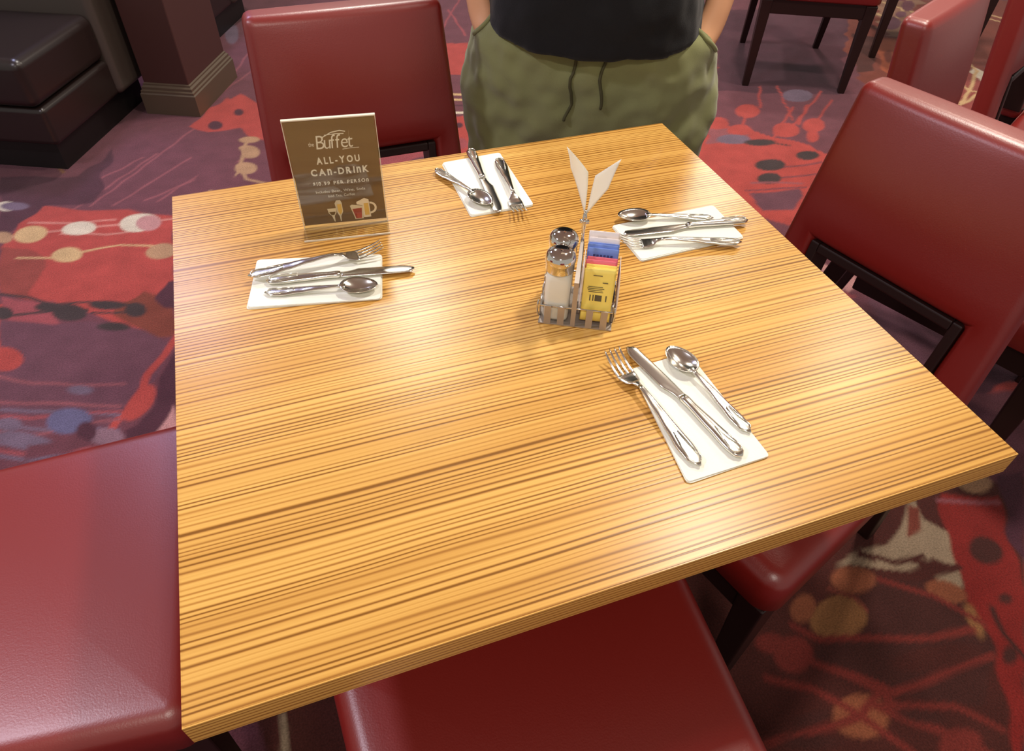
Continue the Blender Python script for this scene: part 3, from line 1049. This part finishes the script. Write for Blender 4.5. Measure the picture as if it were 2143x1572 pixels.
# local: x right, z up, front towards -y
lean = .03
ac = MB()
ac.hexa([(0, -.003, .0), (SW, -.003, .0), (SW, -.0015, .0), (0, -.0015, .0)], [(0, -.003 + SH * lean, SH), (SW, -.003 + SH * lean, SH), (SW, -.0015 + SH * lean, SH), (0, -.0015 + SH * lean, SH)])
ac.hexa([(0, .0002, .0), (SW, .0002, .0), (SW, .002, .0), (0, .002, .0)], [(0, .0002 + SH * lean, SH), (SW, .0002 + SH * lean, SH), (SW, .002 + SH * lean, SH), (0, .002 + SH * lean, SH)])
ac.box(0, SW, -.0375, -.003, .0003, .0025)
ac.box(0, SW, -.003 + SH * lean, .002 + SH * lean, SH, SH + .0012)
ac.build('acrylic_holder', CLEAR, SG, smooth=False)
edge = MB()
for xx in (0, SW - .0008):
    edge.hexa([(xx, -.0031, 0), (xx + .0008, -.0031, 0), (xx + .0008, .0021, 0), (xx, .0021, 0)],
              [(xx, -.0031 + SH * lean, SH), (xx + .0008, -.0031 + SH * lean, SH), (xx + .0008, .0021 + SH * lean, SH), (xx, .0021 + SH * lean, SH)])
edge.box(0, SW, -.0385, -.0373, .0002, .0027)
edge.box(0, SW, -.0034 + SH * lean, .0022 + SH * lean, SH - .0003, SH + .0014)
edge.build('polished_edge', mat('frosted_edge', (232, 226, 206), .25, alpha=1), SG, smooth=False)


def sp(x, z, off=0.):
    """a point on the printed sheet: x, z from its bottom left corner"""
    return (x, -.0008 + z * lean - off, z)


sheet = MB()
zb = .006
sheet.hexa([sp(.002, zb), sp(SW - .002, zb), sp(SW - .002, zb, -.0006), sp(.002, zb, -.0006)],
           [sp(.002, SH - .002), sp(SW - .002, SH - .002), sp(SW - .002, SH - .002, -.0006), sp(.002, SH - .002, -.0006)])
PS = sheet.build('printed_sheet', mat('brown_print', (122, 92, 60), .5), SG, smooth=False)
INK = mat('cream_ink', (248, 240, 222), .5)


def glyph_mesh(ch, size, off, shear):
    cu = bpy.data.curves.new('glyph', 'FONT')
    cu.body = ch
    cu.size = size
    cu.offset = off
    cu.shear = shear
    cu.resolution_u = 4
    o = bpy.data.objects.new('glyph', cu)
    COL.objects.link(o)
    bpy.context.view_layer.update()
    dg = bpy.context.evaluated_depsgraph_get()
    me = bpy.data.meshes.new_from_object(o.evaluated_get(dg))
    vs = [tuple(v.co) for v in me.vertices]
    fs = [tuple(p.vertices) for p in me.polygons]
    bpy.data.objects.remove(o)
    bpy.data.curves.remove(cu)
    bpy.data.meshes.remove(me)
    return vs, fs


def text_on(surf, name, s, size, cx, z, m, parent, gap=.0, off=0., shear=0., tall=(), width=None):
    """letters laid on a surface; surf(x, z, off) gives the point; tall letters are drawn to capital height"""
    mb = MB()
    x = 0.
    for ch in s:
        if ch == ' ':
            x += size * .32 + gap
            continue
        vs, fs = glyph_mesh(ch, size, off, shear)
        k = 1.33 if ch in tall else 1.
        vs = [(vx * (1 if k == 1 else 1.1), vy * k) for vx, vy, _ in vs]
        x0, x1 = min(v[0] for v in vs), max(v[0] for v in vs)
        mb.add([(v[0] - x0 + x, v[1], 0) for v in vs], fs)
        x += x1 - x0 + gap
    tot = x - gap
    k = width / tot if width else 1
    mb.v = [surf(cx + (v[0] - tot / 2) * k, z + v[1], .0004) for v in mb.v]
    return mb.build(name, m, parent, smooth=False)


sx = lambda f: .002 + (SW - .004) * f
text_on(sp, 'logo_lettering', 'Buffet', .030, sx(.52), SH - .045, INK, PS, gap=-.0006, off=-.0001, shear=.12, width=.053)
text_on(sp, 'logo_lettering', 'the', .009, sx(.26), SH - .040, INK, PS, gap=.0004, width=.008)
text_on(sp, 'lettering', 'ALL-YOU', .0145, sx(.53), SH - .068, INK, PS, gap=.0035, off=.0005, width=.063)
text_on(sp, 'lettering', 'CAn-DRInK', .0145, sx(.53), SH - .086, INK, PS, gap=.003, off=.0005, tall='n', width=.085)
text_on(sp, 'lettering', '$10.99 PER PERSOn', .0078, sx(.52), SH - .102, INK, PS, gap=.0016, off=.0002, tall='n', width=.083)
text_on(sp, 'lettering', 'Includes Beer, Wine, Soda', .0062, sx(.50), SH - .115, INK, PS, gap=.0004, width=.074)
text_on(sp, 'lettering', 'Iced Tea, Coffee', .0062, sx(.50), SH - .123, INK, PS, gap=.0004, width=.040)
sw = MB()                                             # flourishes of the logo
for pts, w in ((((.39, .028), (.50, .021), (.60, .019), (.66, .021)), .0016), (((.42, .0245), (.55, .0235), (.64, .024)), .0012), (((.60, .0475), (.68, .0465), (.79, .0465)), .0009), (((.70, .020), (.69, .033), (.70, .046)), .0009)):
    for a, b in zip(pts, pts[1:]):
        sw.add([sp(sx(a[0]), SH - a[1] - w / 2, .0005), sp(sx(b[0]), SH - b[1] - w / 2, .0005), sp(sx(b[0]), SH - b[1] + w / 2, .0005), sp(sx(a[0]), SH - a[1] + w / 2, .0005)], [(0, 1, 2, 3)])
sw.build('logo_flourish', INK, PS, smooth=False)


def flatshape(name, pts, m, lay):
    MB().add([sp(sx(a), .0015 + b * .84, .0005 + lay * .0002) for a, b in pts], [tuple(range(len(pts)))]).build(name, m, PS, smooth=False)


WINE, GOLD, PUNCH, FOAM = mat('wine_print', (110, 84, 42), .5), mat('gold_print', (232, 190, 96), .5), mat('punch_print', (196, 84, 66), .5), mat('foam_print', (244, 226, 190), .5)
flatshape('wine_glass_print', [(.30, .036), (.31, .027), (.345, .020), (.365, .0085), (.375, .0085), (.375, .020), (.405, .027), (.405, .036)], FOAM, 0)
flatshape('wine_glass_print', [(.318, .029), (.34, .0225), (.375, .0225), (.395, .029)], WINE, 1)
flatshape('flute_print', [(.40, .046), (.425, .052), (.47, .052), (.485, .046), (.485, .028), (.455, .019), (.45, .0085), (.44, .0085), (.435, .019), (.41, .028)], FOAM, 1)
flatshape('flute_print', [(.425, .044), (.475, .044), (.475, .029), (.45, .0215), (.428, .029)], GOLD, 2)
flatshape('tumbler_print', [(.575, .038), (.60, .040), (.74, .036), (.72, .0095), (.62, .0095)], FOAM, 0)
flatshape('tumbler_print', [(.60, .031), (.715, .032), (.70, .0105), (.63, .0105)], PUNCH, 1)
flatshape('beer_mug_print', [(.66, .045), (.72, .049), (.76, .052), (.81, .048), (.815, .012), (.725, .012), (.73, .037), (.66, .040)], FOAM, 2)
flatshape('beer_mug_print', [(.745, .041), (.80, .041), (.80, .0165), (.745, .0165)], GOLD, 3)
hd = MB()
for k in range(8):
    a0, a1 = -PI / 2 + PI * k / 8, -PI / 2 + PI * (k + 1) / 8
    c = (.815, .031)
    q = [(c[0] + r * .0105 / .013 * math.cos(a) * 8.2, c[1] + r * math.sin(a)) for a, r in ((a0, .0125), (a1, .0125), (a1, .0085), (a0, .0085))]
    hd.add([sp(sx(a), .0015 + b * .84, .0009) for a, b in q], [(0, 1, 2, 3)])
hd.build('beer_mug_print', FOAM, PS, smooth=False)

# ------------------------------------------------------------------ condiment rack
RZ = math.radians(-28)
RX, RY = .011, -.049
RK = empty('condiment_rack', (RX, RY, TZ), RZ)
tag(RK, 'chrome condiment rack in the middle of the table', 'condiment holder')
U, V = .0955, .082
wire = MB()
for z in (.031,):
    wire.tube([(0, 0, z), (U, 0, z), (U, V, z), (0, V, z), (0, 0, z)], .0014, 8)
wire.tube([(-.004, .010, .031), (-.006, .010, .018), (-.004, .010, .006), (0, .012, .004)], .0012, 6)
wire.tube([(U + .003, .010, .031), (U + .004, .010, .018), (U + .003, .010, .006), (U, .012, .004)], .0012, 6)
wire.build('top_rail', CHROME, RK)
for x in (.010, .028, .066, .0855):
    for y0 in (-.0022, V + .0008):
        MB().box(x - .0045, x + .0045, y0, y0 + .0014, .001, .032).build('slat', BRUSHED, RK, smooth=False)
for y in (.018, .041, .064):
    for x0 in (-.0022, U + .0008):
        MB().box(x0, x0 + .0014, y - .0045, y + .0045, .001, .032).build('slat', BRUSHED, RK, smooth=False)
MB().box(-.002, U + .002, -.002, V + .002, .0006, .0022).build('base_plate', BRUSHED, RK, smooth=False)
hb = MB()
hb.box(.0415, .0478, -.0022, -.0008, .001, .075)
hb.box(.0415, .0478, V + .0008, V + .0022, .001, .075)
hb.hexa([(.0415, -.0022, .075), (.0478, -.0022, .075), (.0478, -.0008, .075), (.0415, -.0008, .075)],
        [(.043, .036, .112), (.047, .036, .112), (.047, .038, .112), (.043, .038, .112)])
hb.hexa([(.0415, V + .0008, .075), (.0478, V + .0008, .075), (.0478, V + .0022, .075), (.0415, V + .0022, .075)],
        [(.043, .044, .112), (.047, .044, .112), (.047, .046, .112), (.043, .046, .112)])
hb.build('carrying_bar', BRUSHED, RK, smooth=False)
st = MB()
st.tube([(.045, .037, .110), (.0445, .038, .125), (.043, .040, .140), (.0445, .041, .156)], .0013, 6)
st.tube([(.045, .045, .110), (.0455, .044, .125), (.047, .042, .140), (.0455, .041, .156)], .0013, 6)
st.tube([(.039, .041, .140), (.051, .041, .140)], .0026, 8)
st.build('card_clip', CHROME, RK)


def w2l(p):
    """world point to rack-free world coordinates (kept for clarity)"""
    return Vector(p)


def petal(pts, side, label):
    """a bent pointed paper card standing in the clip: bottom, outer corner, tip, inner corner"""
    b, l, t, r = [Vector(p) for p in pts]
    n = 8
    vs, fs = [], []
    nrm = (l - r).cross(t - b).normalized()
    for i in range(n + 1):
        for j in range(n + 1):
            u, v = i / n, j / n
            p = b * (1 - u) * (1 - v) + l * u * (1 - v) + r * v * (1 - u) + t * u * v
            p = p + nrm * .006 * math.sin(PI * (u + v) / 2) + ((r - l).normalized() * side) * .0075 * math.sin(PI * (u + v) / 2)
            vs.append(p)
    for i in range(n):
        for j in range(n):
            a = i * (n + 1) + j
            fs.append((a, a + n + 1, a + n + 2, a + 1))
    me = bpy.data.meshes.new('pointed_card')
    me.from_pydata([tuple(v - b) for v in vs], [], fs)
    o = link('pointed_card', me, CARD)
    o.location = b
    s = o.modifiers.new('thick', 'SOLIDIFY')
    s.thickness = .0005
    return tag(o, label, 'card', 'pointed cards clipped above the condiment rack')


petal([(.068, -.036, .902), (.057, .001, .945), (.050, -.007, .980), (.069, -.024, .950)], .0, 'pointed cream card leaning left, clipped above the condiment rack')
petal([(.070, -.037, .902), (.089, -.054, .945), (.099, -.053, .980), (.079, -.037, .955)], .0, 'pointed white card leaning right, clipped above the condiment rack')


def rackpt(u, v, z=0.):
    c, s = math.cos(RZ), math.sin(RZ)
    return (RX + c * u - s * v, RY + s * u + c * v, TZ + z)


def shaker(u, v, fill, label):
    t = empty('shaker', rackpt(u, v, .0024), RZ)
    tag(t, label, 'shaker')
    def sq(h, r, z):
        return [(x, y, z) for x, y in rounded(2 * h, 2 * h, r, 4)]
    g = MB()
    g.loft([sq(.0160, .006, .0), sq(.0176, .007, .004), sq(.0176, .007, .066), sq(.0170, .012, .076), sq(.0165, .0164, .082)])
    g.build('glass_jar', CLEAR, t)
    f = MB()
    f.loft([sq(.0155, .006, .002), sq(.0168, .007, .006), sq(.0168, .007, .066), sq(.0158, .011, .0745), sq(.0150, .0148, .078)])
    f.build('contents', fill, t)
    l = MB()
    l.lathe([(0, .0765), (.0184, .0765), (.0188, .078), (.0188, .088), (.0198, .0895), (.0202, .0935), (.0196, .0975), (.0178, .1015), (.0145, .1045), (.010, .1064), (.005, .1073), (.0, .1075)], n=32)
    l.build('domed_lid', CHROME, t)
    return t


shaker(.0203, .0200, SALT, 'square glass salt shaker with domed chrome lid, front one in the rack')
shaker(.0203, .0610, PEPPER, 'shaker with domed chrome lid behind the salt shaker in the rack')

PKC = {'yellow': (246, 222, 110), 'pink': (232, 112, 128), 'blue': (112, 140, 212), 'white': (238, 228, 224)}
INKD = mat('packet_ink', (92, 84, 60), .6)


def packet(color):
    """a flat paper packet standing upright: x across, z up, front towards -y"""
    o = MB()
    w, h = .040, .078
    rings = []
    for i in range(13):
        z = h * i / 12
        t = .0005 + .0017 * math.sin(PI * min(1, max(0, (i - 1) / 10))) ** .6
        row = []
        for k in range(12):
            a = 2 * PI * k / 12
            row.append((w / 2 * math.copysign(abs(math.cos(a)) ** .6, math.cos(a)), t * math.sin(a), z))
        rings.append(row)
    o.loft(rings)
    o.k = 1
    if color != 'blue':                               # faint lines of small print
        for z, x0, x1, hh in ((.069, -.008, .004, .0013), (.059, .005, .012, .0016), (.0525, -.013, .006, .0010), (.050, -.014, .008, .0010), (.0475, -.013, .006, .0010), (.045, -.012, .007, .0010), (.032, -.010, -.0085, .009), (.032, -.006, -.0045, .009), (.032, -.003, .006, .009), (.032, .011, .0125, .009)):
            if z > .06 or color == 'yellow':
                o.add([(x0, -.0024, z), (x1, -.0024, z), (x1, -.0024, z + hh), (x0, -.0024, z + hh)], [(0, 1, 2, 3)])
    else:
        for k in range(6):
            x0 = -.013 + .0045 * k
            o.add([(x0, -.0024, .060), (x0 + .003, -.0024, .060), (x0 + .003, -.0024, .070), (x0, -.0024, .070)], [(0, 1, 2, 3)])
    return o.build('sweetener_packet', [mat(color + '_packet_paper', PKC[color], .6), mat('navy_ink', (52, 66, 120), .6) if color == 'blue' else INKD])


PK = {}
row = [('yellow', .0060, .002), ('yellow', .0115, .000), ('yellow', .0170, .001), ('pink', .0225, .004), ('pink', .0280, .005), ('blue', .0350, .014), ('blue', .0405, .016),
       ('blue', .0460, .015), ('white', .0530, .018), ('white', .0590, .024), ('white', .0650, .020)]
cnt = {}
tot = {c: sum(1 for r in row if r[0] == c) for c in PKC}
for i, (c, v, dz) in enumerate(row):
    if c in PK:
        o = PK[c].copy()
        COL.objects.link(o)
    else:
        o = PK[c] = packet(c)
    k = cnt[c] = cnt.get(c, 0) + 1
    o.location = rackpt(.0735 + .0004 * ((i * 7) % 3 - 1), v - .002, .0085 + dz)
    o.rotation_euler = (-.15, ((i * 5) % 3 - 1) * .006, RZ)
    pos = {1: 'front one', 2: 'second one from the front', 3: 'third one from the front'}[k]
    if k == tot[c]:
        pos = 'rearmost one'
    tag(o, '%s sweetener packet upright in the rack, %s of the %s packets' % (c, pos, c), 'sugar packet', 'sweetener packets in the rack')
o = PK['white'].copy()
COL.objects.link(o)
o.location = rackpt(.0507, .0240, .020)
o.rotation_euler = (0, 0, RZ + PI / 2)
tag(o, 'white packet standing edge-on between the salt shaker and the yellow packets', 'sugar packet', 'sweetener packets in the rack')
o = PK['white'].copy()
COL.objects.link(o)
o.location = rackpt(.1015, .0400, .0)
o.rotation_euler = (-.04, .08, RZ + PI / 2)
tag(o, 'pale packet tucked along the right side of the rack beside the blue ones', 'sugar packet', 'sweetener packets in the rack')

# ------------------------------------------------------------------ the standing person
PX, PY, PA = .425, .72, math.radians(-27)
pr = empty('person', (PX, PY, 0), PA)
tag(pr, 'person in black T-shirt and olive drawstring trousers standing behind the table, hands in pockets', 'person')
SKIN = mat('skin', (226, 168, 128), .5, spec=.35)


def skin_body():
    V_, E_, R_ = [], [], []

    def v(p, r, parent=None):
        V_.append(p)
        R_.append(r if isinstance(r, tuple) else (r, r))
        if parent is not None:
            E_.append((parent, len(V_) - 1))
        return len(V_) - 1
    root = v((0, .01, .90), (.14, .09))
    sp1 = v((0, .01, 1.05), (.125, .085), root)
    sp2 = v((0, .01, 1.22), (.14, .09), sp1)
    ch = v((0, .02, 1.34), (.12, .075), sp2)
    nb = v((0, .02, 1.42), (.06, .055), ch)
    nk = v((0, .01, 1.48), (.05, .052), nb)
    jw = v((0, -.005, 1.535), (.058, .066), nk)
    hm = v((0, .0, 1.60), (.070, .085), jw)
    ht = v((0, .01, 1.66), (.060, .078), hm)
    v((0, -.085, 1.575), (.010, .012), jw)
    for s in (-1, 1):
        sh = v((s * .165, .02, 1.37), (.052, .052), ch)
        el = v((s * .262, .075, 1.115), (.040, .040), sh)
        fm = v((s * .268, .045, 1.01), (.036, .036), el)
        wr = v((s * .248, -.012, .885), (.025, .029), fm)
        pm = v((s * .228, -.035, .825), (.018, .034), wr)
        for k in range(4):
            y = -.075 + .019 * k
            a = v((s * .214, y, .798), (.0085, .0085), pm)
            b = v((s * .204, y - .002, .770 - .004 * (k in (1, 2))), (.008, .008), a)
            v((s * .196, y - .002, .745 - .006 * (k in (1, 2))), (.007, .007), b)
        tb_ = v((s * .222, -.070, .815), (.010, .010), pm)
        v((s * .212, -.082, .785), (.009, .009), tb_)
        hp = v((s * .095, .01, .84), (.095, .09), root)
        kn = v((s * .105, .0, .47), (.055, .058), hp)
        cf = v((s * .108, .02, .32), (.052, .055), kn)
        an = v((s * .110, .03, .10), (.034, .038), cf)
        ft = v((s * .115, -.04, .05), (.036, .028), an)
        v((s * .122, -.13, .04), (.034, .020), ft)
    me = bpy.data.meshes.new('body')
    me.from_pydata(V_, E_, [])
    o = link('body', me, SKIN, pr, smooth=False)
    m = o.modifiers.new('skin', 'SKIN')
    m.use_smooth_shade = True
    for i, d in enumerate(me.skin_vertices[0].data):
        d.radius = R_[i]
        d.use_root = (i == 0)
    s = o.modifiers.new('sub', 'SUBSURF')
    s.levels = s.render_levels = 2
    return o


skin_body()
OLIVE = mat('olive_cotton', (134, 136, 92), .9, spec=.15, sheen=.3, bump=.35, bscale=900)


def ell_ring(hw, hf, hb, z, cx=0., cy=0., n=40, e=.86, lift=None):
    pts = []
    for k in range(n):
        a = 2 * PI * k / n
        c, s = math.cos(a), math.sin(a)
        x = hw * math.copysign(abs(c) ** e, c)
        y = (hb if s > 0 else hf) * math.copysign(abs(s) ** e, s)
        pts.append((cx + x, cy + y, z + (lift(x, y) if lift else 0)))
    return pts


TR = [(1.00, .175, .112, .10), (.95, .185, .125, .115), (.90, .198, .134, .125), (.87, .222, .141, .13), (.85, .248, .144, .13), (.825, .264, .146, .135), (.79, .272, .146, .14), (.75, .284, .143, .14), (.70, .292, .136, .13), (.64, .290, .128, .13), (.60, .27, .10, .11)]


def tr_front(x, z):
    for a, b in zip(TR, TR[1:]):
        if b[0] <= z <= a[0]:
            u = (a[0] - z) / (a[0] - b[0])
            hw, hf = a[1] + (b[1] - a[1]) * u, a[2] + (b[2] - a[2]) * u
            q = min(1, abs(x) / hw) ** (1 / .86)
            return -hf * math.sqrt(max(0, 1 - q * q)) ** .86
    return -.13


tr = MB()
tr.loft([ell_ring(w, f, b, z) for z, w, f, b in TR][::-1])
for s in (-1, 1):
    tr.loft([ell_ring(w, d, d, z, s * cx, .01) for z, w, d, cx in ((.06, .078, .08, .112), (.12, .088, .092, .112), (.30, .110, .108, .122), (.50, .128, .115, .140), (.62, .138, .122, .148), (.70, .136, .122, .148))])
to = tr.build('trousers', OLIVE, pr)
rm = to.modifiers.new('remesh', 'REMESH')
rm.mode = 'VOXEL'
rm.voxel_size = .009
rm.use_smooth_shade = True
sm = to.modifiers.new('smooth', 'SMOOTH')
sm.iterations = 8
tx = bpy.data.textures.new('cloth_folds', 'CLOUDS')
tx.noise_scale = .065
tx.noise_depth = 1
dm = to.modifiers.new('folds', 'DISPLACE')
dm.texture = tx
dm.strength = .028
dm.mid_level = .5
dm.texture_coords = 'LOCAL'



def cord(name, pts, r, m):
    """a cord that lies on the cloth of the trousers"""
    me = bpy.data.meshes.new(name)
    me.from_pydata(pts, [(i, i + 1) for i in range(len(pts) - 1)], [])
    o = link(name, me, m, pr, smooth=False)
    w = o.modifiers.new('lie_on', 'SHRINKWRAP')
    w.target = to
    w.wrap_method = 'NEAREST_SURFACEPOINT'
    w.wrap_mode = 'ABOVE_SURFACE'
    w.offset = r * .6
    k = o.modifiers.new('skin', 'SKIN')
    k.use_smooth_shade = True
    for i, d in enumerate(me.skin_vertices[0].data if me.skin_vertices else []):
        d.radius = (r, r)
    u = o.modifiers.new('sub', 'SUBSURF')
    u.levels = u.render_levels = 1
    return o


for s in (-1, 1):                                     # drawstring and pocket edges
    z = [.865 - .013 * i for i in range(15 if s < 0 else 12)]
    cord('drawstring', [(s * .034 + .002 * math.sin(i * .8), tr_front(.034, q) - .02, q) for i, q in enumerate(z)], .0034, mat('dark_olive_cord', (74, 72, 44), .8))
    pts = []
    for i in range(9):
        u = i / 8
        zz = .895 - .07 * u
        x = .19 + .068 * u
        pts.append((s * x, tr_front(x, zz) - .01, zz))
    cord('pocket_edge', pts, .005, OLIVE)

TEE = mat('black_cotton', (26, 26, 28), .92, spec=.15, sheen=.15, bump=.3, bscale=700)
hemf = lambda x, y: (-.012 if y < 0 else .01) + .35 * x * x
ts = MB()
ts.loft([ell_ring(.222, .172, .150, .842, lift=hemf), ell_ring(.226, .176, .154, .838, lift=hemf), ell_ring(.228, .178, .155, .85, lift=hemf), ell_ring(.216, .178, .150, .93), ell_ring(.200, .165, .14, 1.02),
         ell_ring(.195, .150, .132, 1.14), ell_ring(.205, .142, .13, 1.26), ell_ring(.20, .125, .12, 1.35), ell_ring(.14, .09, .095, 1.405), ell_ring(.078, .068, .07, 1.43)])
for s in (-1, 1):
    A, B = Vector((s * .13, .02, 1.36)), Vector((s * .235, .062, 1.17))
    ts.tube([A, A * .5 + B * .5 + Vector((s * .02, 0, .03)), B], [.085, .080, .078], 20)
tso = ts.build('t_shirt', TEE, pr)
rm = tso.modifiers.new('remesh', 'REMESH')
rm.mode = 'VOXEL'
rm.voxel_size = .009
rm.use_smooth_shade = True
sm = tso.modifiers.new('smooth', 'SMOOTH')
sm.iterations = 5
dm = tso.modifiers.new('folds', 'DISPLACE')
dm.texture = tx
dm.strength = .016
dm.texture_coords = 'LOCAL'
# head details and shoes, above and below the frame
HAIR = mat('dark_hair', (38, 28, 22), .6)
hr = MB()
hr.loft([ell_ring(.078 * k, .088 * k, .092 * k, z, 0, .012) for z, k in ((1.60, 1.0), (1.64, 1.04), (1.68, .98), (1.715, .78), (1.735, .4), (1.74, .05))])
hr.build('hair', HAIR, pr)
for s in (-1, 1):
    MB().lathe([(0, -.011), (.007, -.008), (.011, 0), (.007, .008), (0, .011)], n=16).build('eye', mat('eye_white', (235, 232, 225), .3), pr).location = (s * .030, -.072, 1.600)
    MB().loft([ell_ring(.008, .012, .012, z, s * .078, .01) for z in (1.565, 1.58, 1.60, 1.615)]).build('ear', SKIN, pr)
    MB().loft([ell_ring(w, f, b, z, s * .116, 0) for z, w, f, b in ((0.002, .046, .165, .085), (.03, .048, .168, .088), (.06, .044, .13, .085), (.10, .04, .05, .075))]).build('shoe', mat('dark_shoe', (40, 36, 34), .6), pr)
MB().loft([ell_ring(.024, .004, .004, z, 0, -.078) for z in (1.547, 1.551, 1.555)]).build('lips', mat('lip_skin', (180, 104, 92), .5), pr)
